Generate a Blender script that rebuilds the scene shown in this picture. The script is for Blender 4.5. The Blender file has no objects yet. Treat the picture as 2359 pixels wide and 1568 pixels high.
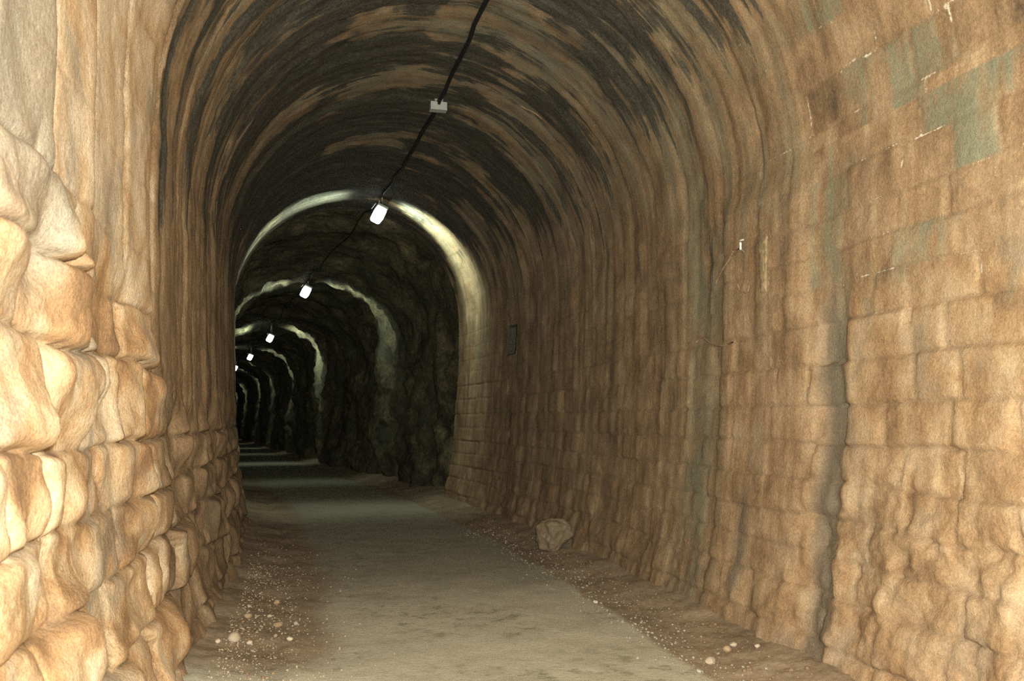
import bpy, bmesh, math, random
import numpy as np
from mathutils import Vector, Matrix

random.seed(7)
SC = bpy.context.scene
COL = SC.collection
PI = math.pi

# ------------------------------------------------------------------ helpers
def tag(o, label=None, cat=None, group=None, kind=None):
    if label: o['label'] = label
    if cat: o['category'] = cat
    if group: o['group'] = group
    if kind: o['kind'] = kind
    return o

def link_mesh(name, verts, faces, mat, parent=None, smooth=True, loc=None):
    me = bpy.data.meshes.new(name)
    me.from_pydata([tuple(v) for v in verts], [], faces)
    me.update()
    if smooth:
        me.polygons.foreach_set('use_smooth', [True] * len(me.polygons))
    if mat: me.materials.append(mat)
    o = bpy.data.objects.new(name, me)
    COL.objects.link(o)
    if parent: o.parent = parent
    if loc is not None: o.location = loc
    return o

def empty(name, loc, rz=0.0):
    o = bpy.data.objects.new(name, None)
    o.empty_display_size = 0.1
    COL.objects.link(o)
    o.location = loc
    o.rotation_euler = (0, 0, rz)
    return o

def bm_obj(name, bm, mat, parent=None, smooth=False):
    me = bpy.data.meshes.new(name)
    bm.to_mesh(me); bm.free()
    if smooth:
        me.polygons.foreach_set('use_smooth', [True] * len(me.polygons))
    me.materials.append(mat)
    o = bpy.data.objects.new(name, me)
    COL.objects.link(o)
    if parent: o.parent = parent
    return o

def bm_box(bm, c, size, bevel=0.0, rot=None, seg=2):
    g = bmesh.ops.create_cube(bm, size=1.0)
    vs = g['verts']
    for v in vs:
        v.co = Vector((v.co.x * size[0], v.co.y * size[1], v.co.z * size[2]))
    if bevel:
        es = list({e for v in vs for e in v.link_edges})
        r = bmesh.ops.bevel(bm, geom=es, offset=bevel, segments=seg, affect='EDGES', profile=0.5)
        vs = list({v for f in r['faces'] for v in f.verts} | {v for v in vs if v.is_valid})
    for v in vs:
        if rot is not None: v.co = rot @ v.co
        v.co += Vector(c)

def tube(pts, r, sides=8, taper=None, cap=True):
    pts = [Vector(p) for p in pts]
    V, F = [], []
    n = len(pts)
    for i, p in enumerate(pts):
        d = (pts[min(i + 1, n - 1)] - pts[max(i - 1, 0)]).normalized()
        a = d.cross(Vector((0, 0, 1)))
        if a.length < 1e-3: a = d.cross(Vector((1, 0, 0)))
        a.normalize(); b = d.cross(a).normalized()
        rr = r if taper is None else r * taper[i]
        for k in range(sides):
            t = 2 * PI * k / sides
            V.append(p + a * math.cos(t) * rr + b * math.sin(t) * rr)
    for i in range(n - 1):
        for k in range(sides):
            k2 = (k + 1) % sides
            F.append((i * sides + k, i * sides + k2, (i + 1) * sides + k2, (i + 1) * sides + k))
    if cap:
        F.append(tuple(range(sides)))
        F.append(tuple((n - 1) * sides + k for k in reversed(range(sides))))
    return V, F

# ------------------------------------------------------------------ numpy noise
def _hash(ix, iy, iz, seed):
    h = (ix.astype(np.int64) * 374761393 + iy.astype(np.int64) * 668265263 + iz.astype(np.int64) * 2147483647 + seed * 974711) & 0xffffffff
    h = ((h ^ (h >> 13)) * 1274126177) & 0xffffffff
    h = ((h ^ (h >> 16)) * 2246822519) & 0xffffffff
    h = h ^ (h >> 15)
    return (h & 0xffffff).astype(np.float64) / 0xffffff

def vnoise(x, y, z=None, seed=0):
    """value noise in -1..1"""
    if z is None: z = np.zeros_like(x)
    x0, y0, z0 = np.floor(x), np.floor(y), np.floor(z)
    fx, fy, fz = x - x0, y - y0, z - z0
    ux, uy, uz = (f * f * f * (f * (f * 6 - 15) + 10) for f in (fx, fy, fz))
    r = 0
    for dx in (0, 1):
        wx = ux if dx else 1 - ux
        for dy in (0, 1):
            wy = uy if dy else 1 - uy
            for dz in (0, 1):
                wz = uz if dz else 1 - uz
                r = r + wx * wy * wz * _hash(x0 + dx, y0 + dy, z0 + dz, seed)
    return r * 2 - 1

def fbm(x, y, z=None, seed=0, octv=4, gain=0.5):
    a, t, w = 1.0, 0, 0
    f = 1.0
    for i in range(octv):
        t = t + a * vnoise(x * f + i * 17.3, y * f - i * 9.1, None if z is None else z * f + i * 5.7, seed + i)
        w += a; a *= gain; f *= 2.03
    return t / w

def sstep(a, b, x):
    t = np.clip((x - a) / (b - a), 0, 1)
    return t * t * (3 - 2 * t)

# ------------------------------------------------------------------ tunnel path
CAM_H = 1.70
F_PX, W_PX, H_PX = 2100.0, 2359.0, 1568.0
C0 = 1.33                    # tunnel axis lies this far to the right of the photographer
S0, S1, HEAD = 9.0, 21.0, -0.134
S_MIN, S_END, S_FAR = -5.0, 18.9, 140.0

_ss = np.linspace(-8, 150, 15801)
_th = HEAD * np.clip((_ss - S0) / (S1 - S0), 0, 1)
_dx = np.sin(_th); _dy = np.cos(_th)
_px = np.concatenate([[0], np.cumsum((_dx[1:] + _dx[:-1]) / 2 * 0.01)])
_py = np.concatenate([[0], np.cumsum((_dy[1:] + _dy[:-1]) / 2 * 0.01)])
_i0 = np.argmin(abs(_ss))
_px = _px - _px[_i0] + C0
_py = _py - _py[_i0]

def path(s):
    return np.interp(s, _ss, _px), np.interp(s, _ss, _py), np.interp(s, _ss, _th)

def place(s, lat, z):
    """points at distance s along the tunnel axis, lat to the right of it"""
    x, y, t = path(np.asarray(s, float))
    return np.stack([x + lat * np.cos(t), y - lat * np.sin(t), z + 0 * x], -1)

def P(s, lat, z):
    return Vector([float(c) for c in place(np.array([s]), lat, z)[0]])

# ------------------------------------------------------------------ materials
class NT:
    def __init__(self, name):
        self.m = bpy.data.materials.new(name)
        self.m.use_nodes = True
        self.t = self.m.node_tree
        self.t.nodes.clear()
        self.out = self.t.nodes.new('ShaderNodeOutputMaterial')
    def n(self, typ, **kw):
        nd = self.t.nodes.new(typ)
        for k, v in kw.items(): setattr(nd, k, v)
        return nd
    def link(self, a, b): self.t.links.new(a, b)
    def setin(self, nd, key, v):
        s = nd.inputs[key]
        if hasattr(v, 'is_output'): self.link(v, s)
        elif isinstance(v, (tuple, list)) and s.type == 'RGBA' and len(v) == 3: s.default_value = (*v, 1)
        else: s.default_value = v
    def attr(self, name, out='Fac'):
        return self.n('ShaderNodeAttribute', attribute_name=name).outputs[out]
    def scale(self, vec, sc, off=(0, 0, 0)):
        nd = self.n('ShaderNodeMapping')
        self.link(vec, nd.inputs['Vector'])
        nd.inputs['Scale'].default_value = sc
        nd.inputs['Location'].default_value = off
        return nd.outputs[0]
    def noise(self, vec, scale=1.0, detail=4, rough=0.55, dist=0.0):
        nd = self.n('ShaderNodeTexNoise')
        self.link(vec, nd.inputs['Vector'])
        nd.inputs['Scale'].default_value = scale
        nd.inputs['Detail'].default_value = detail
        nd.inputs['Roughness'].default_value = rough
        nd.inputs['Distortion'].default_value = dist
        return nd.outputs['Fac']
    def math(self, op, a, b=0.0, clamp=False):
        nd = self.n('ShaderNodeMath', operation=op, use_clamp=clamp)
        self.setin(nd, 0, a); self.setin(nd, 1, b)
        return nd.outputs[0]
    def mapr(self, v, a, b, c=0.0, d=1.0):
        nd = self.n('ShaderNodeMapRange', interpolation_type='SMOOTHSTEP')
        self.setin(nd, 0, v)
        for i, q in zip((1, 2, 3, 4), (a, b, c, d)): self.setin(nd, i, q)
        return nd.outputs[0]
    def mix(self, f, a, b, mode='MIX'):
        nd = self.n('ShaderNodeMix', data_type='RGBA', blend_type=mode)
        self.setin(nd, 0, f); self.setin(nd, 6, a); self.setin(nd, 7, b)
        return nd.outputs[2]
    def ramp(self, v, stops):
        nd = self.n('ShaderNodeValToRGB')
        self.setin(nd, 0, v)
        el = nd.color_ramp.elements
        while len(el) < len(stops): el.new(0.5)
        for e, (p, c) in zip(el, stops):
            e.position = p; e.color = (*c, 1)
        return nd.outputs[0]
    def bump(self, h, strength, dist):
        nd = self.n('ShaderNodeBump')
        self.link(h, nd.inputs['Height'])
        nd.inputs['Strength'].default_value = strength
        nd.inputs['Distance'].default_value = dist
        return nd.outputs[0]
    def bsdf(self, col, rough=0.9, spec=0.3, normal=None, metal=0.0, **kw):
        b = self.n('ShaderNodeBsdfPrincipled')
        self.setin(b, 'Base Color', col); self.setin(b, 'Roughness', rough)
        self.setin(b, 'Specular IOR Level', spec); self.setin(b, 'Metallic', metal)
        if normal is not None: self.link(normal, b.inputs['Normal'])
        for k, v in kw.items(): self.setin(b, k, v)
        self.link(b.outputs[0], self.out.inputs['Surface'])
        return self.m

def mat_stone():
    t = NT('sandstone_masonry')
    su = t.attr('su', 'Vector')
    tint, joint, soot_slot_shade, calc = t.attr('tint'), t.attr('joint'), t.attr('soot_slot_shade'), t.attr('calcite')
    zone, wet, streakw = t.attr('zone'), t.attr('wet'), t.attr('streak')
    pos = t.n('ShaderNodeTexCoord').outputs['Object']
    patch = t.noise(t.scale(su, (3.2, 2.6, 1)), 1, 5, 0.55, 0.4)
    patch2 = t.noise(t.scale(su, (2.1, 1.3, 1), (11, 4, 0)), 1, 4, 0.6, 0.2)
    strk = t.noise(t.scale(su, (6.5, 0.42, 1), (3, 0, 0)), 1, 5, 0.62, 0.25)
    strk2 = t.noise(t.scale(su, (3.3, 0.28, 1), (31, 7, 0)), 1, 5, 0.6, 0.2)
    fine = t.noise(pos, 34, 4, 0.7)
    grain = t.noise(pos, 190, 3, 0.8)
    # near section: pale warm sandstone with orange faces
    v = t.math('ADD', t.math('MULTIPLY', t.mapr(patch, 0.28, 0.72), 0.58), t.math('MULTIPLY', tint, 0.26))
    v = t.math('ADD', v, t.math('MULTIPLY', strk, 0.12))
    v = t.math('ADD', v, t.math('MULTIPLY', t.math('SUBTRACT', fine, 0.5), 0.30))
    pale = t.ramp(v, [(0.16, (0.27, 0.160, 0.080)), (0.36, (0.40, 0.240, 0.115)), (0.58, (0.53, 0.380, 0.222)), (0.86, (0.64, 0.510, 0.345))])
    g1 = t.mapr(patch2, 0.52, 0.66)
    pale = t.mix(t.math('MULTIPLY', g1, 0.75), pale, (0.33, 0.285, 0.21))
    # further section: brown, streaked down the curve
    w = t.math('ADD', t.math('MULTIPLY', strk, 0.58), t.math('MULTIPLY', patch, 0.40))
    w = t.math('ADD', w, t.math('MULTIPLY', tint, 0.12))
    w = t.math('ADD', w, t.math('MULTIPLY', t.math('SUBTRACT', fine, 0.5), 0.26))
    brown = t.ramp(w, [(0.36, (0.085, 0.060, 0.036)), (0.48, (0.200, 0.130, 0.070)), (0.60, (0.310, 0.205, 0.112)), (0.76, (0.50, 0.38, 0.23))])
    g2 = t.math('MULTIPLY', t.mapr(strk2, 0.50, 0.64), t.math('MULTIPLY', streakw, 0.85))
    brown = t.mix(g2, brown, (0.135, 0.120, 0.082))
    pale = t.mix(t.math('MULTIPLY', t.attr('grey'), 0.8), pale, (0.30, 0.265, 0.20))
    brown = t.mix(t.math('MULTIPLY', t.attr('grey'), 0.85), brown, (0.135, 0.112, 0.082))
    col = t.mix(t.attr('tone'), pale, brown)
    # grey-green algae wash
    alg = t.attr('algae')
    a_m = t.math('MULTIPLY', alg, t.mapr(t.math('ADD', t.math('MULTIPLY', strk, 0.5), t.math('MULTIPLY', patch2, 0.5)), 0.40, 0.60))
    col = t.mix(t.math('MULTIPLY', a_m, 0.9), col, (0.17, 0.185, 0.125))
    # mortar
    j = t.math('MULTIPLY', joint, t.mapr(t.noise(su, 7, 3, 0.6), 0.30, 0.55))
    col = t.mix(t.math('MULTIPLY', j, 0.75), col, (0.19, 0.135, 0.080))
    # soot
    q = t.math('ADD', soot_slot_shade, t.math('MULTIPLY', t.math('SUBTRACT', strk, 0.5), 2.1))
    q = t.math('ADD', q, t.math('MULTIPLY', t.math('SUBTRACT', fine, 0.5), 0.45))
    flake = t.noise(t.scale(su, (13, 2.6, 1), (5, 2, 0)), 1, 5, 0.7, 0.3)
    q = t.math('ADD', q, t.math('MULTIPLY', t.math('SUBTRACT', flake, 0.5), 0.70))
    q = t.mapr(q, 0.41, 0.67)
    sc_ = t.mix(t.mapr(t.math('ADD', t.math('MULTIPLY', flake, 0.5), t.math('MULTIPLY', fine, 0.5)), 0.40, 0.62), (0.022, 0.026, 0.022), (0.082, 0.075, 0.056))
    col = t.mix(t.math('MULTIPLY', q, 0.93), col, sc_)
    # lime
    c = t.math('ADD', calc, t.math('MULTIPLY', t.math('SUBTRACT', fine, 0.5), 1.2))
    c = t.mapr(c, 0.50, 0.72)
    col = t.mix(t.math('MULTIPLY', c, 0.85), col, (0.72, 0.64, 0.49))
    col = t.mix(0.9, col, t.mix(t.mapr(t.math('ADD', t.math('MULTIPLY', grain, 0.6), t.math('MULTIPLY', t.noise(pos, 62, 4, 0.75), 0.4)), 0.34, 0.66), (0.60, 0.60, 0.60), (1.38, 1.38, 1.38)), 'MULTIPLY')
    col = t.mix(1.0, col, (1.0, 1.015, 1.03), 'MULTIPLY')
    h = t.math('ADD', t.math('MULTIPLY', fine, 0.8), t.math('MULTIPLY', t.noise(pos, 95, 3, 0.7), 0.35))
    nrm = t.bump(h, 0.55, 0.018)
    wm = t.math('MULTIPLY', wet, t.mapr(t.noise(su, 3.1, 3, 0.5, 0.3), 0.42, 0.54))
    rough = t.mapr(wm, 0, 1, 0.88, 0.16)
    return t.bsdf(col, rough, t.mapr(wm, 0, 1, 0.3, 1.0), nrm)

def mat_rock():
    t = NT('hewn_rock')
    pos = t.n('ShaderNodeTexCoord').outputs['Object']
    a = t.noise(pos, 1.1, 6, 0.6, 0.4)
    b = t.noise(pos, 9, 6, 0.7)
    v = t.math('ADD', t.math('MULTIPLY', a, 0.6), t.math('MULTIPLY', b, 0.4))
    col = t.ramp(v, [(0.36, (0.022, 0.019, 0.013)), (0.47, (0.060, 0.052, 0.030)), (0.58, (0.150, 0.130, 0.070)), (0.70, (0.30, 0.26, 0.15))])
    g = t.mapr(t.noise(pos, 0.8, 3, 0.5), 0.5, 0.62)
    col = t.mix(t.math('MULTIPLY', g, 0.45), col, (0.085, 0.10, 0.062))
    nrm = t.bump(t.noise(pos, 6, 8, 0.7), 0.9, 0.09)
    return t.bsdf(col, 0.85, 0.3, nrm)

def mat_floor():
    t = NT('compacted_track')
    pos = t.n('ShaderNodeTexCoord').outputs['Object']
    verge = t.attr('verge')
    a = t.noise(pos, 1.3, 5, 0.6, 0.3)
    b = t.noise(pos, 22, 5, 0.7)
    c = t.noise(pos, 130, 3, 0.8)
    v = t.math('ADD', t.math('MULTIPLY', a, 0.45), t.math('MULTIPLY', b, 0.35))
    v = t.math('ADD', v, t.math('MULTIPLY', c, 0.2))
    track = t.ramp(v, [(0.34, (0.36, 0.335, 0.25)), (0.47, (0.54, 0.505, 0.385)), (0.60, (0.64, 0.605, 0.47)), (0.75, (0.75, 0.71, 0.57))])
    moss = t.math('MULTIPLY', t.mapr(t.noise(pos, 5.5, 5, 0.75), 0.50, 0.64), t.mapr(t.noise(pos, 0.7, 2, 0.5), 0.42, 0.6))
    track = t.mix(t.math('MULTIPLY', moss, 0.75), track, (0.19, 0.20, 0.13))
    far_dim = t.math('ADD', t.attr('far_dim'), t.math('MULTIPLY', t.math('SUBTRACT', a, 0.5), 1.2))  # flash dimming down the tunnel, put into the track colour
    track = t.mix(t.math('MULTIPLY', t.mapr(far_dim, 0.25, 0.75), 0.62), track, (0.225, 0.225, 0.155))
    dirt = t.ramp(v, [(0.34, (0.15, 0.112, 0.072)), (0.48, (0.29, 0.222, 0.145)), (0.60, (0.41, 0.325, 0.22)), (0.76, (0.58, 0.49, 0.36))])
    e = t.math('ADD', verge, t.math('MULTIPLY', t.math('SUBTRACT', b, 0.5), 0.9))
    e = t.math('ADD', e, t.math('MULTIPLY', t.math('SUBTRACT', a, 0.5), 0.5))
    col = t.mix(t.mapr(e, 0.20, 0.80), track, dirt)
    h = t.math('ADD', t.math('MULTIPLY', b, 0.7), t.math('MULTIPLY', c, 0.3))
    return t.bsdf(col, 0.95, 0.2, t.bump(h, 0.6, 0.02))

def mat_pebble(name, c1, c2):
    t = NT(name)
    oi = t.n('ShaderNodeObjectInfo').outputs['Random']
    pos = t.n('ShaderNodeTexCoord').outputs['Object']
    f = t.math('ADD', t.math('MULTIPLY', t.noise(pos, 24, 5, 0.65), 0.7), t.math('MULTIPLY', oi, 0.3))
    col = t.mix(t.mapr(f, 0.30, 0.72), c1, c2)
    return t.bsdf(col, 0.85, 0.3, t.bump(t.noise(pos, 80, 5, 0.6), 0.5, 0.006))

def mat_plain(name, c, rough=0.6, spec=0.4, metal=0.0, var=0.25, sc=30):
    t = NT(name)
    pos = t.n('ShaderNodeTexCoord').outputs['Object']
    n = t.mapr(t.noise(pos, sc, 4, 0.6), 0.3, 0.7, 1 - var, 1 + var)
    cc = t.n('ShaderNodeCombineColor')
    for i in range(3): t.link(n, cc.inputs[i])
    return t.bsdf(t.mix(1.0, c, cc.outputs[0], 'MULTIPLY'), rough, spec, None, metal)

def mat_emit(name, c, e):
    t = NT(name)
    return t.bsdf((0.9, 0.92, 0.95), 0.4, 0.3, None, 0.0, **{'Emission Color': (*c, 1), 'Emission Strength': e})

M_STONE, M_ROCK, M_FLOOR = mat_stone(), mat_rock(), mat_floor()
M_PALE = mat_pebble('pale_limestone_chip', (0.38, 0.30, 0.205), (0.62, 0.52, 0.385))
M_BROWN = mat_pebble('brown_sandstone_chip', (0.22, 0.145, 0.085), (0.40, 0.29, 0.18))
M_GREY = mat_pebble('grey_stone_chip', (0.26, 0.24, 0.185), (0.46, 0.435, 0.35))
M_BLACK = mat_plain('black_cable_sheath', (0.012, 0.012, 0.012), 0.6, 0.3)
M_BOX = mat_plain('grey_plastic', (0.40, 0.42, 0.37), 0.55, 0.4, 0, 0.1)
M_STEEL = mat_plain('galvanised_steel', (0.45, 0.46, 0.45), 0.45, 0.5, 0.8)
M_RUST = mat_plain('rusty_wire', (0.30, 0.20, 0.12), 0.75, 0.3, 0.2)
M_WHITE = mat_plain('white_porcelain', (0.72, 0.76, 0.68), 0.35, 0.5, 0, 0.06)
M_MORTAR = mat_plain('pale_mortar_patch', (0.30, 0.235, 0.135), 0.9, 0.2, 0, 0.35, 14)
M_LAMP = mat_emit('lit_lamp_diffuser', (0.88, 0.97, 1.0), 3.0)

# ------------------------------------------------------------------ lined section
SPRING, RAD, BASE_IN = 3.70, 2.35, 0.25
ARC = PI * RAD
U_TOT = 2 * SPRING + ARC

def wall_half(h):
    return RAD - BASE_IN * np.clip(1 - h / SPRING, 0, 1) ** 2

def profile(u):
    """lateral, height and inward normal of the arch at girth u (0 = left foot)"""
    l = np.where(u < SPRING, -wall_half(u), 0.0)
    z = np.where(u < SPRING, u, 0.0)
    nl = np.where(u < SPRING, 1.0, 0.0); nz = np.zeros_like(u)
    a = PI - (u - SPRING) / RAD
    v = (u >= SPRING) & (u <= SPRING + ARC)
    l = np.where(v, RAD * np.cos(a), l); z = np.where(v, SPRING + RAD * np.sin(a), z)
    nl = np.where(v, -np.cos(a), nl); nz = np.where(v, -np.sin(a), nz)
    r = u > SPRING + ARC
    h = U_TOT - u
    l = np.where(r, wall_half(h), l); z = np.where(r, h, z)
    nl = np.where(r, -1.0, nl)
    return l, z, nl, nz

rng = np.random.default_rng(11)

def courses(total, mean, jit):
    b = [0.0]
    while b[-1] < total + mean:
        b.append(b[-1] + mean * (1 + rng.uniform(-jit, jit)))
    return np.array(b)

def lay(s, u, cb, lmean, ljit, seed):
    """masonry look-up: distance to the nearest bed joint and head joint, stone id"""
    ci = np.clip(np.searchsorted(cb, u) - 1, 0, len(cb) - 2)
    db = np.minimum(u - cb[ci], cb[ci + 1] - u)
    da = np.zeros_like(s); sid = np.zeros(s.shape, int); la = np.zeros_like(s); lb = (u - cb[ci]) / (cb[ci + 1] - cb[ci]) * 2 - 1
    r2 = np.random.default_rng(seed)
    for c in range(len(cb) - 1):
        js = [-9 + r2.uniform(0, lmean)]
        while js[-1] < 24: js.append(js[-1] + lmean * (1 + r2.uniform(-ljit, ljit)))
        js = np.array(js)
        m = ci == c
        if not m.any(): continue
        k = np.clip(np.searchsorted(js, s[m]) - 1, 0, len(js) - 2)
        da[m] = np.minimum(s[m] - js[k], js[k + 1] - s[m])
        la[m] = (s[m] - js[k]) / (js[k + 1] - js[k]) * 2 - 1
        sid[m] = c * 997 + k
    return da, db, sid, la, lb

def rnd(sid, k):
    return _hash(sid, np.full_like(sid, k), np.zeros_like(sid), 5)

def rnd_edge(d, r):
    t = np.clip(d / r, 0, 1)
    return np.sqrt(np.clip(1 - (1 - t) ** 2, 0, 1))

# rows and columns
rows = list(np.arange(S_MIN, 1.0, 0.06))
x = 1.0
while x < S_END:
    rows.append(x); x += max(0.014, 0.0058 * x)
rows.append(S_END)
SLOT = (15.08, 15.42, 2.82, 3.30)            # recess in the right wall: s from / to, height from / to
rows += [SLOT[0] - 0.012, SLOT[0] + 0.012, SLOT[1] - 0.012, SLOT[1] + 0.012]
rows = np.array(sorted(rows))
cols = np.concatenate([np.arange(-0.12, SPRING, 0.0135), np.linspace(SPRING, SPRING + ARC, 300)[:-1],
                       np.linspace(SPRING + ARC, U_TOT + 0.12, 230)])
NL = int(np.argmin(abs(cols - SPRING))); NR = int(np.argmin(abs(cols - (SPRING + ARC))))
S, U = np.meshgrid(rows, cols, indexing='ij')

cbL = courses(SPRING + 0.3, 0.37, 0.18) - 0.12
cbV = courses(ARC, 0.33, 0.12)
cbR = courses(SPRING + 0.3, 0.275, 0.12) - 0.05
Hr = U_TOT - U
ws = S + 0.060 * fbm(S * 1.7, U * 1.7, seed=3, octv=3)
wsL = S + 0.20 * fbm(S * 2.0, U * 2.6, seed=4, octv=3)
wu = U + 0.050 * fbm(S * 1.5, U * 1.6, seed=9, octv=3)
# arch rings: upright joints that run right over the vault
rb = [-6, -4.5, -3, -1.5, -0.3, 0.6, 1.4, 2.2, 3.0, 3.76, 4.42, 5.2, 6.12]
while rb[-1] < 20: rb.append(rb[-1] + rng.uniform(0.24, 0.52))
rb = np.array(rb)
wr = S + 0.035 * fbm(S * 1.2, U * 0.9, seed=14, octv=3) + 0.02 * fbm(S * 4, U * 5, seed=15, octv=2)
ri = np.clip(np.searchsorted(rb, wr) - 1, 0, len(rb) - 2)
dr = np.minimum(wr - rb[ri], rb[ri + 1] - wr)
def rrnd(k): return _hash(ri, np.full_like(ri, k), np.zeros_like(ri), 77)
wuR = Hr + 0.020 * fbm(S * 1.3, U * 1.6, seed=9, octv=3)
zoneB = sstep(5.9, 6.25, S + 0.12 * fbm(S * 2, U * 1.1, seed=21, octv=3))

# left wall: boldly pillowed quarry-faced blocks low down, smoother above
daL, dbL, idL, laL, lbL = lay(wsL, wu, cbL, 0.80, 0.50, 41)
topL = 2.62 - 0.85 * zoneB + 0.25 * fbm(S * 1.2, U * 0.5, seed=58, octv=2)
bold = 1 - sstep(topL - 0.35, topL + 0.15, U)
rv = 0.12 + 0.20 * rnd(idL, 11)
pill = rnd_edge(daL, rv) * 0.72 * rnd_edge(dbL, 0.025 + 0.07 * rnd(idL, 12)) + 0.28 * rnd_edge(daL, 0.05) * rnd_edge(dbL, 0.03)
amp = (0.055 + 0.070 * rnd(idL, 1)) * (1 - 0.25 * zoneB)
face = fbm(S * 3.3, U * 3.3, seed=60, octv=5, gain=0.5)
face2 = fbm(S * 9, U * 9, seed=66, octv=4, gain=0.55)
dL = bold * (pill * amp + (rnd(idL, 2) - 0.5) * 0.05 * laL * rnd_edge(daL, 0.1) + pill * (0.105 * fbm(S * 2.3, U * 2.6, seed=59, octv=2) + 0.030 * face + 0.007 * face2)) \
   + (1 - bold) * (0.005 * rnd_edge(dbL, 0.02) + 0.028 * rnd_edge(dr, 0.10) + 0.016 * face + 0.045 * (rrnd(3) - 0.5) + 0.035 * fbm(S * 1.6, U * 0.35, seed=70, octv=3) + 0.003 * face2)
dL = dL - 0.055 * bold + 0.05 * (1 - sstep(0, 0.8, U)) 

# vault: dressed voussoirs
daV, dbV, idV, laV, lbV = lay(ws, wu - SPRING, cbV, 0.50, 0.30, 47)
rw = np.where(U < SPRING + ARC * 0.5, 1.0, zoneB)
dV = (1 - rw) * 0.014 * rnd_edge(daV, 0.022) * rnd_edge(dbV, 0.022) + 0.012 * (rnd(idV, 1) - 0.5) + rw * (0.024 * rnd_edge(dr, 0.06) + 0.040 * (rrnd(3) - 0.5)) + 0.018 * fbm(S * 2.2, U * 2.2, seed=77, octv=4) \
   + 0.022 * fbm(S * 3.2, U * 0.30, seed=71, octv=4) * zoneB + 0.005 * face2

# right wall: coursed blocks, weathered deeper near the viewer and at the foot
daR, dbR, idR, laR, lbR = lay(ws, wuR, cbR, 0.52, 0.34, 53)
rough_lo = (1 - sstep(0.9, 1.75, Hr)) * (1 - zoneB) + (1 - sstep(0.25, 0.9, Hr)) * 0.7 * zoneB
mid = 1 - sstep(2.2, 2.8, Hr)
dR = (0.014 + 0.014 * mid) * rnd_edge(daR, 0.05) * rnd_edge(dbR, 0.045) * (1 - 0.15 * zoneB) + (0.015 + 0.03 * mid) * (rnd(idR, 1) - 0.5) * (1 - 0.45 * zoneB) + zoneB * (0.02 * rnd_edge(dr, 0.08) + 0.045 * (rrnd(3) - 0.5)) * (0.05 + 0.65 * (1 - mid)) \
   + (0.016 + 0.050 * rough_lo) * fbm(S * 3.0, U * 3.4, seed=81, octv=5) + 0.045 * rough_lo * np.abs(fbm(S * 5.2, U * 4.0, seed=83, octv=4)) \
   + 0.030 * fbm(S * 1.5, U * 0.28, seed=73, octv=3) * zoneB * sstep(0.8, 3.0, Hr) + (0.006 + 0.008 * rough_lo) * face2 + 0.05 * (1 - sstep(0, 0.7, Hr))
# relief of the upright bands: a shallow step at 7.5 m and the joint between the two building stages
dR = dR + 0.05 * sstep(7.58, 7.42, S + 0.05 * fbm(S, U * 1.2, seed=90, octv=3)) * (1 - sstep(3.2, 4.4, Hr)) * zoneB
gR = np.exp(-((S - 5.77 + 0.10 * fbm(S, U * 1.6, seed=92, octv=3)) / 0.15) ** 4)
dR = dR - 0.05 * gR * (1 - sstep(2.3, 3.0, Hr))

bl = sstep(SPRING - 0.25, SPRING + 0.05, U)
br = sstep(SPRING - 0.25, SPRING + 0.05, Hr)
isL, isR = U < SPRING + ARC / 2, U >= SPRING + ARC / 2
D = np.where(isL, dL * (1 - bl) + dV * bl, dR * (1 - br) + dV * br)

def jmask(da, db, w): return 1 - sstep(0, w, np.minimum(da, db))
J = np.where(isL, jmask(daL, dbL, 0.020) * (1 - bl) + jmask(daV, dbV, 0.018) * bl,
             jmask(daR, dbR, 0.020) * (1 - br) + jmask(daV, dbV, 0.018) * br)
T = np.where(isL, np.where(U < SPRING, rnd(idL, 7), rnd(idV, 7)), np.where(Hr < SPRING, rnd(idR, 7), rnd(idV, 7)))
ringw = np.where(isL, np.maximum(zoneB, 1 - bold), zoneB * np.where(Hr < SPRING, 0.8, 1.0))
T = T * (1 - 0.75 * ringw) + rrnd(9) * 0.75 * ringw
T = np.where(isR & (Hr < SPRING + 1.8), 0.5 + (T - 0.5) * (0.55 + 0.2 * sstep(2.3, 2.9, Hr)), T)
T = np.where(ringw > 0.3, 0.5 + (T - 0.5) * 0.75, T)
T = T + 1.05 * (1 - bold) * (1 - zoneB) * isL
J0 = J
J = J * np.where(isL, np.where(U < SPRING, 0.30 + 0.35 * bold, 0.35 - 0.25 * zoneB), 0.60 - (0.30 - 0.15 * mid) * zoneB)
inslot = ((S > SLOT[0]) & (S < SLOT[1]) & (Hr > SLOT[2]) & (Hr < SLOT[3])).astype(float)
D = D - 0.60 * inslot

ang = (U - SPRING - ARC / 2) / RAD           # 0 at the crown, -pi/2 left springing
crownm = np.exp(-(np.abs(ang + 0.10) / 1.25) ** 4)
pt = fbm(S * 1.15, U * 0.75, seed=103, octv=5, gain=0.6)
soot_slot_shade = zoneB * (0.10 + crownm * (0.60 + 1.5 * pt + 0.22 * sstep(10.5, 13.5, S)) + 0.22 * fbm(S * 2.2, U * 0.35, seed=104, octv=3))
soot_slot_shade = soot_slot_shade + 0.30 * sstep(-0.5, -1.3, ang) * sstep(7.5, 12, S) * sstep(SPRING - 2.6, SPRING, U) * zoneB * isL
soot_slot_shade = soot_slot_shade - 0.9 * (1 - zoneB) - 0.45 * sstep(SPRING + 0.1, SPRING - 1.6, U) - 0.55 * sstep(SPRING - 0.3, SPRING - 1.8, Hr) + 2.0 * ((S > SLOT[0] - 0.03) & (S < SLOT[1] + 0.03) & (Hr > SLOT[2] - 0.02) & (Hr < SLOT[3] + 0.02))  # last term blackens the slot's inside, its shade put into the colour
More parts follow.
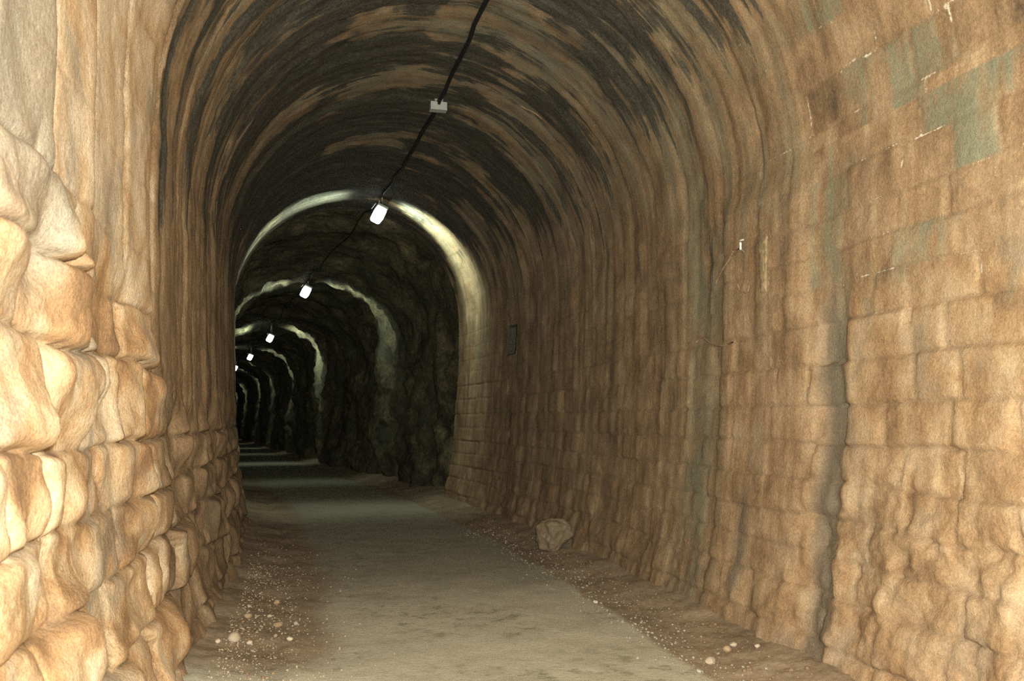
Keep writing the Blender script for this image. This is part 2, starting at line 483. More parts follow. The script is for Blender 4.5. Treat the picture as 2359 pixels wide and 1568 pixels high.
for c_, w_, a_, sd in ((6.36, 0.13, 0.62, 1), (6.92, 0.08, 0.5, 1), (7.7, 0.14, 0.55, 1), (8.9, 0.2, 0.4, 1), (7.9, 0.16, 0.42, 0), (9.7, 0.16, 0.45, 0), (6.6, 0.07, 0.35, 0)):
    sidem, hh_ = (isL, U) if sd else (isR, Hr)
    soot_slot_shade = soot_slot_shade + a_ * np.exp(-((wr - c_ + 0.05 * fbm(S * 3, U * 1.2, seed=140, octv=3)) / w_) ** 2) * sidem * sstep(2.1, 3.3, hh_)
algae = np.clip(1.1 * np.exp(-(((S - 4.6) / 1.2) ** 2)) * np.exp(-(((Hr - 3.8) / 1.15) ** 2)) + 0.85 * zoneB * np.exp(-(ang / 1.2) ** 2)
                + 0.25 * gR * sstep(0.2, 0.6, Hr) * (1 - sstep(2.4, 3.1, Hr)) + 0.0
                + 0.75 * np.exp(-(((S - 8.0) / 0.42) ** 2)) * isR * (1 - sstep(3.6, 5.5, Hr)), 0, 1)
calc = 0.50 * np.clip(fbm(S * 5.5, U * 1.5, seed=111, octv=4) * 1.9 - 0.80, 0, 1) * np.where(isR, 1.0, 0.25) * sstep(0.6, 1.6, np.where(isR, Hr, U))
calc = calc + 0.72 * np.where(Hr < SPRING, J0, jmask(daV, dbV, 0.030)) * sstep(-0.05, 0.30, fbm(S * 3.6, U * 3.6, seed=115, octv=4)) * isR * (Hr > 2.3) * (1 - sstep(6.0, 8.0, S))
calc = calc + 0.34 * rough_lo * sstep(0.20, 0.42, fbm(S * 2.6, U * 1.6, seed=119, octv=4)) * isR * (1 - zoneB)
grey = np.clip(isL * sstep(2.05, 2.6, U + 0.3 * fbm(S * 2, U * 1.5, seed=123, octv=3)) * sstep(2.96, 3.04, wr) * sstep(3.80, 3.72, wr)
               + isL * 0.8 * np.exp(-((wr - 4.43) / 0.09) ** 2) * (U < 3.4)
               + isR * 0.95 * gR * (1 - sstep(2.2, 3.1, Hr)) + isR * 0.9 * np.exp(-((S - 6.93 - 0.05 * (1 - Hr)) / 0.085) ** 4) * sstep(0.25, 0.4, Hr) * (1 - sstep(0.9, 1.25, Hr)), 0, 1)
wet = np.clip((1 - sstep(1.05, 1.45, U)) * isL * (1 - sstep(4.6, 6.2, S)), 0, 1)
upr = isR * sstep(2.5, 2.75, wuR) * (1 - zoneB)
sid_ = np.where(Hr < SPRING, idR, idV)
algae = algae * (1 - upr) + upr * np.where(rnd(sid_, 21) < 0.46, 0.98, 0.10)
T = T + upr * (rnd(sid_, 22) - 0.5) * 0.75
streakw = np.where(isR, 0.35 + 0.4 * sstep(1.8, 3.6, Hr), 0.5) * zoneB

upr = isR * sstep(2.5, 2.75, wuR) * (1 - zoneB)
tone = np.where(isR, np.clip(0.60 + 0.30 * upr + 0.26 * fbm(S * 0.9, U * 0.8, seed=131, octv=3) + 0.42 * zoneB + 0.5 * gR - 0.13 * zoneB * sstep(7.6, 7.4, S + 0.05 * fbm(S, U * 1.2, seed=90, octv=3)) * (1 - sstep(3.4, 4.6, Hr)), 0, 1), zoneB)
L, Z, NLt, NZt = profile(U)
lat = L + NLt * D; zz = Z + NZt * D
PX = place(S, lat, zz)

def grid_obj(name, pts, mat, attrs, flip=False):
    nr, nc = pts.shape[:2]
    idx = np.arange(nr * nc).reshape(nr, nc)
    q = np.stack([idx[:-1, :-1], idx[:-1, 1:], idx[1:, 1:], idx[1:, :-1]], -1).reshape(-1, 4)
    if flip: q = q[:, ::-1]
    me = bpy.data.meshes.new(name)
    nf = len(q)
    me.vertices.add(nr * nc); me.loops.add(nf * 4); me.polygons.add(nf)
    me.vertices.foreach_set('co', pts.reshape(-1).astype(np.float32))
    me.loops.foreach_set('vertex_index', q.reshape(-1).astype(np.int32))
    me.polygons.foreach_set('loop_start', np.arange(0, nf * 4, 4, dtype=np.int32))
    me.polygons.foreach_set('loop_total', np.full(nf, 4, np.int32))
    me.polygons.foreach_set('use_smooth', np.ones(nf, bool))
    me.update(calc_edges=True)
    for k, a in attrs.items():
        if a.ndim == 3:
            at = me.attributes.new(k, 'FLOAT_VECTOR', 'POINT'); at.data.foreach_set('vector', a.reshape(-1).astype(np.float32))
        else:
            at = me.attributes.new(k, 'FLOAT', 'POINT'); at.data.foreach_set('value', a.reshape(-1).astype(np.float32))
    me.materials.append(mat)
    o = bpy.data.objects.new(name, me)
    COL.objects.link(o)
    return o

SU = np.stack([S, U, np.zeros_like(S)], -1)
ATT = {'su': SU, 'tint': T, 'joint': J, 'soot_slot_shade': soot_slot_shade, 'calcite': calc, 'zone': zoneB, 'wet': wet, 'streak': streakw, 'algae': algae, 'grey': grey, 'tone': tone}
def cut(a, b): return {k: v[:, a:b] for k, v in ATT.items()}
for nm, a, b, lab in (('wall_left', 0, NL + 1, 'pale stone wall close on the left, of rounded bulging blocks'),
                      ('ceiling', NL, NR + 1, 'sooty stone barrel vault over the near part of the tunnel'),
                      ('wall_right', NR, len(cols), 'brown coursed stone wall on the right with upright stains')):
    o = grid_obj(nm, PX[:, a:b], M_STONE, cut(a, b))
    tag(o, lab, kind='structure')

# ------------------------------------------------------------------ hewn rock section beyond the lining
LAMPS = [(17.7, 0.36), (25.6, -0.05), (36.6, 0.05), (46.6, 0.05), (56.0, -0.08), (66.5, 0.1), (78.0, 0), (90.0, 0), (103.0, 0), (117.0, 0)]
rr = [S_END - 0.15, S_END - 0.12]
x = S_END - 0.10
while x < S_FAR:
    rr.append(x); x += 0.0078 * x
rr = np.array(rr)
NC = 330
tt = np.linspace(0, 1, NC)
RS, RT = np.meshgrid(rr, tt, indexing='ij')
aa = PI * (1 - RT)
crown = np.interp(RS, [19.4, 20.5, 25.6, 36.6, 60], [6.15, 6.0, 5.55, 5.25, 5.2])
halfw = np.interp(RS, [19.4, 21.5, 25.6, 36.6, 60], [2.45, 2.45, 2.20, 2.10, 2.10])
# upright sides for the first and last 30 % of the girth, a flattened arch between
spr = 3.35
fr = 0.30
side = (RT < fr) | (RT > 1 - fr)
hh = np.where(RT < fr, RT / fr * spr, np.where(RT > 1 - fr, (1 - RT) / fr * spr, 0))
av = PI * (1 - (RT - fr) / (1 - 2 * fr))
ca, sa = np.cos(av), np.sin(np.clip(av, 0, PI))
rl = np.where(side, np.sign(RT - 0.5) * (halfw - 0.16 * (1 - hh / spr)), np.sign(ca) * np.abs(ca) ** 0.86 * halfw)
rz = np.where(side, hh, spr + np.abs(sa) ** 0.80 * (crown - spr))
nl = np.where(side, -np.sign(RT - 0.5), -ca); nz = np.where(side, 0, -sa)
girth = RT * 14
n1 = fbm(RS * 0.45, girth * 0.5, seed=201, octv=3)
n2 = fbm(RS * 1.6, girth * 1.7, seed=207, octv=4, gain=0.6)
n3 = 1 - 2 * np.abs(fbm(RS * 0.9, girth * 0.8, seed=211, octv=4))
rd = 0.24 * n1 + 0.17 * n2 + 0.16 * (n3 - 0.5)
rl = rl + nl * rd; rz = np.maximum(rz + nz * rd, -0.1)
k0 = np.array([1.6, 1.25])[:, None]
rl[:2] *= k0; rz[:2] *= k0
rz[:, 0] = rz[:, -1] = -0.1
RP = place(RS, rl, rz)
cL, cR = int(NC * 0.30), int(NC * 0.70)
for nm, a, b, lab in (('wall_far_left', 0, cL + 1, 'rough hewn rock side of the far tunnel, on the left'),
                      ('ceiling_far', cL, cR + 1, 'dark hewn rock roof of the far tunnel'),
                      ('wall_far_right', cR, NC, 'rough hewn rock side of the far tunnel, right of the lamps')):
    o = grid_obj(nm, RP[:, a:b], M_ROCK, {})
    tag(o, lab, kind='structure')

def roof_z(s, lt):
    """height of the built roof at s, lt"""
    if s < S_END:
        i = int(np.argmin(abs(rows - s))); a, b = lat[i, NL:NR], zz[i, NL:NR]
    else:
        i = int(np.argmin(abs(rr - s))); a, b = rl[i, cL:cR], rz[i, cL:cR]
    return float(b[np.argmin(abs(a - lt))])

def right_wall(s, h):
    """lateral of the built right wall at s, height h"""
    i = int(np.argmin(abs(rows - s))); a, b = lat[i, NR - 60:], zz[i, NR - 60:]
    return float(a[np.argmin(abs(b - h))])

# ------------------------------------------------------------------ floor
fr_ = list(np.arange(S_MIN, 2.0, 0.10)); x = 2.0
while x < S_FAR: fr_.append(x); x += max(0.02, 0.0075 * x)
fr_ = np.array(fr_)
fl = np.concatenate([np.linspace(-2.9, -1.0, 110), np.linspace(-1.0, 1.0, 70)[1:-1], np.linspace(1.0, 2.9, 110)])
FS, FL = np.meshgrid(fr_, fl, indexing='ij')
wob = 0.10 * fbm(FS * 0.8, FL * 0.3, seed=301, octv=4)
vL = sstep(-0.70, -1.60, FL + 1.8 * wob) * (1 - 0.9 * sstep(7.2, 5.8, FS + 3 * wob)); vR = sstep(1.22, 1.42, FL + wob)
V_ = np.clip(vL + vR, 0, 1)

def floor_h(s, l):
    base = -0.012 * (l / 1.3) ** 2
    v = np.clip(sstep(-1.15, -1.45, l) + sstep(1.25, 1.55, l), 0, 1)
    rise = 0.02 * v + 0.22 * np.clip(np.abs(l) - 1.55, 0, 1.0)
    return base + rise + (0.007 + 0.022 * v) * fbm(s * 3.1, l * 3.1, seed=311, octv=5) + (0.0025 + 0.006 * v) * fbm(s * 17, l * 17, seed=317, octv=3)

FH = floor_h(FS, FL)
o = grid_obj('floor', place(FS, FL, FH), M_FLOOR, {'verge': V_, 'far_dim': sstep(6.5, 12.0, FS + 4 * wob)}, flip=True)
tag(o, 'pale compacted track with brown dirt verges running through the tunnel', kind='structure')

def floor_z(s, l): return float(floor_h(np.array([s * 1.0]), np.array([l * 1.0]))[0])

# ------------------------------------------------------------------ loose stones
def stone_mesh(seed, size, flat=0.7, sub=3):
    bm = bmesh.new()
    bmesh.ops.create_icosphere(bm, subdivisions=sub, radius=1.0)
    r = random.Random(seed)
    planes = []
    for _ in range(9):
        d = Vector((r.gauss(0, 1), r.gauss(0, 1), r.gauss(0, 1))).normalized()
        planes.append((d, r.uniform(0.62, 0.92)))
    ax = Vector((r.uniform(0.8, 1.25), r.uniform(0.75, 1.1), flat))
    for v in bm.verts:
        p = v.co.copy()
        for d, q in planes:
            k = p.dot(d)
            if k > q: p -= d * (k - q) * 0.85
        v.co = Vector((p.x * ax.x, p.y * ax.y, p.z * ax.z)) * size
    return bm

def add_stone(s, l, size, mat, seed, label, group, flat=0.7):
    bm = stone_mesh(seed, size, flat, 3 if size < 0.1 else 5)
    o = bm_obj('stone', bm, mat, None, True)
    zmin = min(v.co.z for v in o.data.vertices)
    p = P(s, l, floor_z(s, l))
    o.location = (p.x, p.y, p.z - zmin - size * 0.12)
    o.rotation_euler = (0, 0, random.uniform(0, 6.28))
    return tag(o, label, 'stone', group)

def ground(px, py):
    """s, lat of the floor point seen at a photo pixel (rough inverse, ground plane)"""
    co, si = math.cos(PITCH), math.sin(PITCH)
    dx, dy = (px - W_PX / 2) / F_PX, (H_PX / 2 - py) / F_PX
    fwd = co - dy * si; up = si + dy * co
    cy, sy = math.cos(YAW), math.sin(YAW)
    wx = dx * cy + fwd * sy; wy = -dx * sy + fwd * cy
    k = -CAM_H / up
    X, Y = wx * k, wy * k
    s = Y
    for _ in range(4):
        cx, cyy, th = path(np.array([s])); s += (Y - float(cyy[0])) * math.cos(float(th[0])) + (X - float(cx[0])) * math.sin(float(th[0]))
    cx, cyy, th = path(np.array([s]))
    return s, (X - float(cx[0])) * math.cos(float(th[0])) - (Y - float(cyy[0])) * math.sin(float(th[0]))

PITCH = math.atan((965 - H_PX / 2) / F_PX)
YAW = math.atan((W_PX / 2 - 710) / F_PX * math.cos(PITCH))

GS = 'loose stones along the left verge'
BIG = [(538, 1497, 0.058, M_PALE, 'largest pale rounded stone on the gravel at the foot of the left wall'),
       (574, 1498, 0.028, M_PALE, 'small pale stone just right of the largest one on the left verge'),
       (637, 1392, 0.036, M_BROWN, 'orange brown stone furthest back on the left verge'),
       (640, 1447, 0.040, M_BROWN, 'wide brown stone in the middle of the left verge'),
       (681, 1442, 0.026, M_GREY, 'light grey stone nearest the track on the left verge'),
       (571, 1438, 0.036, M_BROWN, 'pinkish brown stone near the left wall, behind the largest pale stone'),
       (573, 1415, 0.024, M_PALE, 'small yellowish stone behind the pinkish brown stone by the left wall'),
       (621, 1428, 0.020, M_PALE, 'thin pale chip between the brown stones of the left verge'),
       (634, 1473, 0.022, M_BROWN, 'small brown stone in front of the wide brown stone'),
       (667, 1480, 0.024, M_PALE, 'yellowish stone on the left verge in front of the light grey stone'),
       (500, 1505, 0.028, M_PALE, 'pale stone touching the foot of the left wall')]
for i, (px, py, sz, m, lab) in enumerate(BIG):
    s_, l_ = ground(px, py)
    add_stone(s_, l_, sz, m, 100 + i, lab, GS)
GR = 'loose stones along the right verge'
for i, (px, py, sz, m, lab) in enumerate([
        (1637, 1524, 0.040, M_PALE, 'pale broken stone at the edge of the track on the right verge'),
        (1690, 1500, 0.026, M_PALE, 'small pale stone on the brown dirt near the right wall'),
        (1676, 1508, 0.036, M_BROWN, 'dark brown clod between two pale stones on the right verge'),
        (1745, 1512, 0.024, M_PALE, 'pale chip closest to the foot of the right wall'),
        (1610, 1545, 0.024, M_GREY, 'grey chip in the track edge nearest the viewer, right side'),
        (1372, 1385, 0.024, M_PALE, 'lone yellowish stone on the far track edge, right side')]):
    s_, l_ = ground(px, py)
    add_stone(s_, l_, sz, m, 200 + i, lab, GR)
# rough boulder at the foot of the right wall
M_BOULDER = mat_pebble('weathered_boulder', (0.17, 0.125, 0.075), (0.40, 0.34, 0.24))
s_, l_ = ground(1455, 1268)
l_ = min(l_, 1.78)
ob = add_stone(s_, l_, 0.235, M_BOULDER, 311, 'rough pale brown boulder half buried at the foot of the right wall', None, 0.95)
vv = np.array([v.co[:] for v in ob.data.vertices])
nn = np.array([v.normal[:] for v in ob.data.vertices])
dd = 0.055 * fbm(vv[:, 0] * 7, vv[:, 1] * 7, vv[:, 2] * 7, seed=401, octv=4)
ob.data.vertices.foreach_set('co', (vv + nn * dd[:, None]).reshape(-1))
ob.data.update()

def gravel(name, n, smin, smax, lfun, sizes, mat, label, seed):
    r = random.Random(seed)
    V, F = [], []
    protos = []
    for k in range(7):
        bm = stone_mesh(seed * 10 + k, 1.0, 0.65, 1)
        protos.append(([v.co.copy() for v in bm.verts], [tuple(v.index for v in f.verts) for f in bm.faces]))
        bm.free()
    ss = [smin * (smax / smin) ** r.random() for _ in range(n)]
    ls = []
    while len(ls) < n:
        q = lfun(r)
        if -1.93 < q < 1.88: ls.append(q)
    hs = floor_h(np.array(ss), np.array(ls))
    pp = place(np.array(ss), np.array(ls), hs)
    for i in range(n):
        vs, fs = protos[r.randrange(7)]
        sz = sizes[0] * (sizes[1] / sizes[0]) ** (r.random() ** 1.8)
        M = Matrix.Rotation(r.uniform(0, 6.28), 3, 'Z')
        o0 = len(V)
        c = Vector([float(q) for q in pp[i]]) + Vector((0, 0, sz * 0.3))
        V += [M @ (v * sz) + c for v in vs]
        F += [tuple(a + o0 for a in f) for f in fs]
    o = link_mesh(name, V, F, mat)
    return tag(o, label, 'gravel', kind='stuff')

gravel('gravel', 2600, 3.6, 11, lambda r: -1.98 + abs(r.gauss(0, 0.42)), (0.003, 0.013), M_PALE, 'pale gravel scattered along the dirt verge by the left wall', 5)
gravel('gravel', 900, 3.6, 13, lambda r: -1.95 + abs(r.gauss(0, 0.40)), (0.004, 0.018), M_BROWN, 'brown stone crumbs mixed into the left verge', 6)
gravel('gravel', 1100, 4.0, 14, lambda r: 1.40 + r.gauss(0, 0.16), (0.004, 0.018), M_GREY, 'grey chips strewn along the right edge of the track', 8)
gravel('gravel', 900, 4.4, 16, lambda r: 1.75 + r.gauss(0, 0.2), (0.004, 0.020), M_BROWN, 'brown rubble crumbs on the dirt under the right wall', 9)

# ------------------------------------------------------------------ ceiling lamps
LAMP_LABELS = [
    'lit white tunnel lamp nearest the viewer, at the end of the stone vault',
    'second lit lamp from the viewer, under the hewn rock roof',
    'third lit lamp along the tunnel roof, small and oval',
    'fourth lit lamp along the roof, between the third lamp and the distant pair',
    'fifth lit lamp, upper one of the distant pair beside the left wall edge',
    'sixth and furthest lit lamp in sight, lower one of the distant pair',
    'seventh lamp along the tunnel roof, beyond the bend',
    'eighth lamp along the tunnel roof, beyond the bend',
    'ninth lamp along the tunnel roof, beyond the bend',
    'tenth lamp along the tunnel roof, at the far end']
LAMP_Z = [5.68, 5.18, 4.82, 4.72, 4.68, 4.80, 4.75, 4.75, 4.75, 4.75]

def lamp_light(name, loc, rz, power, parent):
    ld = bpy.data.lights.new(name, 'POINT')
    ld.energy = power
    ld.shadow_soft_size = 0.07
    ld.color = (0.86, 1.0, 0.80)
    ld.use_nodes = True
    nt = ld.node_tree
    em = nt.nodes.get('Emission')
    tc = nt.nodes.new('ShaderNodeTexCoord')
    sp = nt.nodes.new('ShaderNodeSeparateXYZ')
    nt.links.new(tc.outputs['Normal'], sp.inputs[0])
    ab = nt.nodes.new('ShaderNodeMath'); ab.operation = 'ABSOLUTE'
    nt.links.new(sp.outputs['Y'], ab.inputs[0])
    mr = nt.nodes.new('ShaderNodeMapRange'); mr.interpolation_type = 'SMOOTHSTEP'
    nt.links.new(ab.outputs[0], mr.inputs[0])
    for i, v in zip((1, 2, 3, 4), (0.05, 0.50, 1.0, 0.0)): mr.inputs[i].default_value = v
    dn = nt.nodes.new('ShaderNodeMapRange'); dn.interpolation_type = 'SMOOTHSTEP'
    nt.links.new(sp.outputs['Z'], dn.inputs[0])
    for i, v in zip((1, 2, 3, 4), (-0.9, -0.1, 0.28, 1.0)): dn.inputs[i].default_value = v
    ml = nt.nodes.new('ShaderNodeMath'); ml.operation = 'MULTIPLY'
    nt.links.new(mr.outputs[0], ml.inputs[0]); nt.links.new(dn.outputs[0], ml.inputs[1])
    up = nt.nodes.new('ShaderNodeMapRange'); up.interpolation_type = 'SMOOTHSTEP'
    nt.links.new(sp.outputs['Z'], up.inputs[0])
    for i, v in zip((1, 2, 3, 4), (0.42, 0.82, 1.0, 0.03)): up.inputs[i].default_value = v
    m2 = nt.nodes.new('ShaderNodeMath'); m2.operation = 'MULTIPLY'
    nt.links.new(ml.outputs[0], m2.inputs[0]); nt.links.new(up.outputs[0], m2.inputs[1])
    nt.links.new(m2.outputs[0], em.inputs['Strength'])
    o = bpy.data.objects.new(name, ld)
    COL.objects.link(o)
    o.parent = parent
    o.location = loc
    return o

for i, ((s_, l_), lab) in enumerate(zip(LAMPS, LAMP_LABELS)):
    z = LAMP_Z[i]
    th = float(path(np.array([s_]))[2][0])
    p = P(s_, l_, z)
    root = empty('tunnel_lamp', p, -th)
    tag(root, lab, 'lamp', 'lamps along the tunnel roof')
    tilt = Matrix.Rotation(math.radians(24), 3, 'Y')
    bm = bmesh.new()
    bm_box(bm, tilt @ Vector((0, 0.02, 0.150)), (0.22, 0.46, 0.045), 0.012, tilt)
    bm_obj('housing', bm, M_BOX, root)
    bm = bmesh.new()
    bm_box(bm, (0, 0, 0), (0.215, 0.42, 0.27), 0.055, tilt, 3)
    bm_obj('diffuser', bm, M_LAMP, root, True)
    for q in (-0.17, 0.17):
        top = roof_z(s_ + q, l_) - z + 0.03
        a = tilt @ Vector((0, q, 0.17))
        V, F = tube([a, Vector((a.x * 0.6, q, (a.z + top) / 2)), Vector((a.x * 0.6, q, top))], 0.012, 8)
        link_mesh('hanger', V, F, M_STEEL, root)
    V, F = tube([tilt @ Vector((-0.16, -0.24, 0.12)), tilt @ Vector((-0.16, 0.24, 0.12))], 0.010, 8)
    link_mesh('cable_gland', V, F, M_STEEL, root)
    lamp_light('lamp_light', (0, 0, -0.26), 0, (600.0, 270.0, 400.0, 230.0, 260.0)[i] if i < 5 else 200.0, root)

# ------------------------------------------------------------------ cable, junction box
def cable_pts(sa, sb, la, lb, drop=0.03, step=0.35, sag=0.0):
    n = max(4, int((sb - sa) / step)); out = []
    for k in range(n + 1):
        f = k / n; s_ = sa + (sb - sa) * f; l_ = la + (lb - la) * f
        w = 0.012 * math.sin(s_ * 5.1) + 0.008 * math.sin(s_ * 11.7)
        zt = min(roof_z(q, l_ + w) for q in (s_ - 0.08, s_, s_ + 0.08))
        out.append(P(s_, l_ + w, zt - drop - sag * 4 * f * (1 - f)))
    return out

BOX_S, BOX_L = 11.95, 0.36
V, F = tube(cable_pts(S_MIN + 0.2, BOX_S - 0.05, 0.36, BOX_L, 0.028), 0.026, 10)
tag(link_mesh('cable', V, F, M_BLACK), 'black cable along the vault crown, running from the grey box towards the viewer', 'cable', 'roof cables')
V, F = tube(cable_pts(BOX_S + 0.05, 17.7 - 0.35, BOX_L, 0.36, 0.028), 0.030, 10)
tag(link_mesh('cable', V, F, M_BLACK), 'black cable along the vault crown between the grey box and the nearest lamp', 'cable', 'roof cables')
for i in range(len(LAMPS) - 1):
    (a, la), (b, lb) = LAMPS[i], LAMPS[i + 1]
    V, F = tube(cable_pts(a + 0.3, b - 0.3, la, lb, 0.05, 0.5, 0.05), 0.016, 6)
    lab = ['thin dark cable under the rock roof between the nearest and the second lamp',
           'thin cable under the rock roof between the second and the third lamp',
           'thin cable under the rock roof between the third and the fourth lamp',
           'thin cable under the rock roof between the fourth and the fifth lamp'][i] if i < 4 else \
          ['distant cable between the fifth and the sixth lamp', 'distant cable between the sixth and the seventh lamp',
           'distant cable between the seventh and the eighth lamp', 'distant cable between the eighth and the ninth lamp',
           'distant cable between the ninth and the tenth lamp'][i - 4]
    tag(link_mesh('cable', V, F, M_BLACK), lab, 'cable', 'roof cables')

zt = roof_z(BOX_S, BOX_L)
jb = empty('junction_box', P(BOX_S, BOX_L, zt), 0.02)
tag(jb, 'pale grey junction box on the vault crown where the black cable passes', 'junction box')
bm = bmesh.new(); bm_box(bm, (0, 0, -0.085), (0.225, 0.13, 0.105), 0.008)
bm_obj('case', bm, M_BOX, jb)
bm = bmesh.new(); bm_box(bm, (0, 0, -0.140), (0.232, 0.137, 0.012), 0.004)
bm_obj('lid', bm, M_BOX, jb)
bm = bmesh.new(); bm_box(bm, (0, 0, -0.02), (0.12, 0.10, 0.06), 0.004)
bm_obj('mounting_bracket', bm, M_STEEL, jb)
for q in (-1, 1):
    V, F = tube([(0, q * 0.06, -0.06), (0, q * 0.10, -0.05)], 0.022, 10)
    link_mesh('cable_gland', V, F, M_BLACK, jb)

# ------------------------------------------------------------------ fittings on the right wall
def wall_pt(px, py, out=0.0):
    """point on the right wall surface seen at a photo pixel"""
    co, si = math.cos(PITCH), math.sin(PITCH)
    dx, dy = (px - W_PX / 2) / F_PX, (H_PX / 2 - py) / F_PX
    fwd = co - dy * si; up = si + dy * co
    cy, sy = math.cos(YAW), math.sin(YAW)
    d = Vector((dx * cy + fwd * sy, -dx * sy + fwd * cy, up))
    best = None
    k = 3.0
    while k < 30:
        q = d * k
        s = q.y
        for _ in range(3):
            cx, cyy, th = (float(a[0]) for a in path(np.array([s])))
            s += (q.y - cyy) * math.cos(th) + (q.x - cx) * math.sin(th)
        cx, cyy, th = (float(a[0]) for a in path(np.array([s])))
        l = (q.x - cx) * math.cos(th) - (q.y - cyy) * math.sin(th)
        hq = q.z + CAM_H
        if 0 < s < S_END and (math.hypot(l, hq - SPRING) >= RAD - 0.03 - out if hq > SPRING else l >= right_wall(s, hq) - out):
            return Vector((q.x, q.y, q.z + CAM_H)), s
        k += 0.01
    return Vector((d.x * 10, d.y * 10, 2)), 10.0

# small white insulator on a bracket
p0, s_i = wall_pt(1706, 566, 0.03)
ins = empty('insulator', p0, 0)
tag(ins, 'small white insulator on a wire clip high on the brown right wall', 'insulator')
V, F = tube([(0, 0, -0.035), (0, 0, -0.025), (0, 0, 0.0), (0, 0, 0.01), (0, 0, 0.03)], 0.011, 12, [0.8, 1, 0.75, 1.05, 0.9])
link_mesh('porcelain_body', V, F, M_WHITE, ins)
V, F = tube([(-0.005, 0, 0.045), (0.03, -0.01, 0.055), (0.07, 0, 0.05)], 0.008, 8)
link_mesh('clip', V, F, M_WHITE, ins)
pts = [(0.01, 0, -0.03), (0.02, -0.03, -0.06), (0.03, -0.06, -0.08), (0.03, -0.08, -0.07), (0.04, -0.09, -0.03)]
V, F = tube(pts, 0.005, 6)
link_mesh('wire_loop', V, F, M_RUST, ins)

def wire(pxs, r, label, name='wire'):
    pts = []
    for px, py in pxs:
        pts.append(wall_pt(px, py, r * 1.2 + 0.022)[0])
    V, F = tube(pts, r, 6)
    tag(link_mesh(name, V, F, M_RUST), label, name)
wire([(1605, 788), (1612, 780), (1620, 776), (1628, 782), (1636, 790), (1646, 795), (1660, 796), (1672, 795), (1690, 787)], 0.007, 'thin curved wire lying against the right wall at shoulder height')
wire([(1649, 652), (1658, 634), (1666, 618), (1680, 598), (1690, 578), (1704, 572)], 0.006, 'thin straight wire slanting down from the white insulator')
wire([(1700, 655), (1704, 668), (1716, 674), (1724, 670), (1726, 655)], 0.006, 'rusty hook of wire low beside the pale mortar strip', 'hook')

wire([(1200, 244), (1210, 250), (1222, 255), (1236, 263), (1248, 274)], 0.010, 'yellowish twig stuck to the vault right of the grey junction box', 'twig')

# pale mortar strip
def patch_on_wall(pix, label, name, mat, t=0.02, seed=0):
    r = random.Random(seed)
    nu, nv = 10, 26
    V, F = [], []
    (x0, y0), (x1, y1), (x2, y2), (x3, y3) = pix   # top-left, top-right, bottom-right, bottom-left
    for layer in (0, 1):
        for j in range(nv + 1):
            for i in range(nu + 1):
                a, b = i / nu, j / nv
                edge = min(a, 1 - a) * nu
                px = (x0 * (1 - a) + x1 * a) * (1 - b) + (x3 * (1 - a) + x2 * a) * b + (r.uniform(-1.2, 1.2) if layer == 1 else 0)
                py = (y0 * (1 - a) + y1 * a) * (1 - b) + (y3 * (1 - a) + y2 * a) * b
                ed = min(a, 1 - a, b * 2.6, (1 - b) * 2.6)
                off = -0.03 if layer == 0 else (t * min(1, ed * 5) - 0.004 + r.uniform(-0.003, 0.003))
                V.append(wall_pt(px, py, off)[0])
    st = (nu + 1) * (nv + 1)
    for j in range(nv):
        for i in range(nu):
            a = st + j * (nu + 1) + i
            F.append((a, a + 1, a + nu + 2, a + nu + 1))
    rim = [i for i in range(nu + 1)] + [(j + 1) * (nu + 1) - 1 for j in range(1, nv + 1)] + [nv * (nu + 1) + i for i in range(nu - 1, -1, -1)] + [j * (nu + 1) for j in range(nv - 1, 0, -1)]
    for a, b in zip(rim, rim[1:] + rim[:1]):
        F.append((a, b, b + st, a + st))
    o = link_mesh(name, V, F, mat)
    tag(o, label, 'mortar strip')
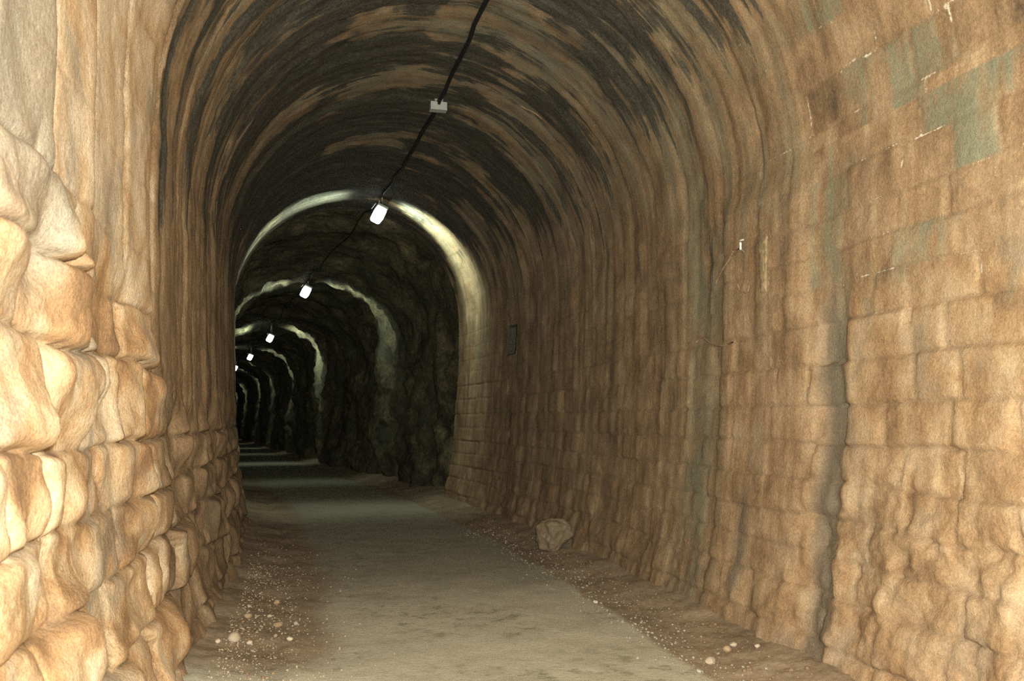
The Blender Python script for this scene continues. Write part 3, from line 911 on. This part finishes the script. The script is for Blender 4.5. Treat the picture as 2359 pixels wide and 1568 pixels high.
patch_on_wall([(1744, 545), (1770, 540), (1768, 676), (1750, 680)], 'pale upright strip of mortar on the brown right wall beside the insulator', 'mortar_strip', M_MORTAR, 0.022, 4)

# ------------------------------------------------------------------ light: hand flash at the camera
def flash(name, loc, power, spot=None):
    ld = bpy.data.lights.new(name, 'POINT')
    ld.energy = power
    ld.color = (1.0, 0.985, 0.90)
    ld.shadow_soft_size = 0.05
    ld.use_nodes = True
    nt = ld.node_tree
    em = nt.nodes.get('Emission')
    lf = nt.nodes.new('ShaderNodeLightFalloff')
    lf.inputs['Strength'].default_value = 1.0
    lf.inputs['Smooth'].default_value = 0.0
    m = nt.nodes.new('ShaderNodeMath'); m.operation = 'MULTIPLY_ADD'
    nt.links.new(lf.outputs['Linear'], m.inputs[0])
    m.inputs[1].default_value = 0.13
    nt.links.new(lf.outputs['Quadratic'], m.inputs[2])
    nt.links.new(m.outputs[0], em.inputs['Strength'])
    o = bpy.data.objects.new(name, ld)
    COL.objects.link(o)
    o.location = loc
    return o
flash('camera_flash', (0.06, 0.0, CAM_H + 0.16), 1200.0)

w = bpy.data.worlds.new('dark')
SC.world = w
w.use_nodes = True
w.node_tree.nodes['Background'].inputs[0].default_value = (0.02, 0.02, 0.022, 1)
w.node_tree.nodes['Background'].inputs[1].default_value = 0.1

# ------------------------------------------------------------------ camera
cd = bpy.data.cameras.new('camera')
cd.sensor_width = 36.0
cd.lens = F_PX / W_PX * 36.0
cd.clip_start = 0.02; cd.clip_end = 400
cd.dof.use_dof = True; cd.dof.focus_distance = 9.0; cd.dof.aperture_fstop = 4.0
cam = bpy.data.objects.new('camera', cd)
COL.objects.link(cam)
cam.matrix_world = Matrix.Translation((0, 0, CAM_H)) @ Matrix.Rotation(-YAW, 4, 'Z') @ Matrix.Rotation(PI / 2 + PITCH, 4, 'X')
SC.camera = cam

SC.cycles.use_denoising = False
SC.cycles.diffuse_bounces = 3
SC.cycles.sample_clamp_indirect = 0.4
SC.view_settings.view_transform = 'Standard'
SC.view_settings.look = 'None'
SC.view_settings.gamma = 1.0
SC.view_settings.use_curve_mapping = False
SC.view_settings.exposure = 0.22
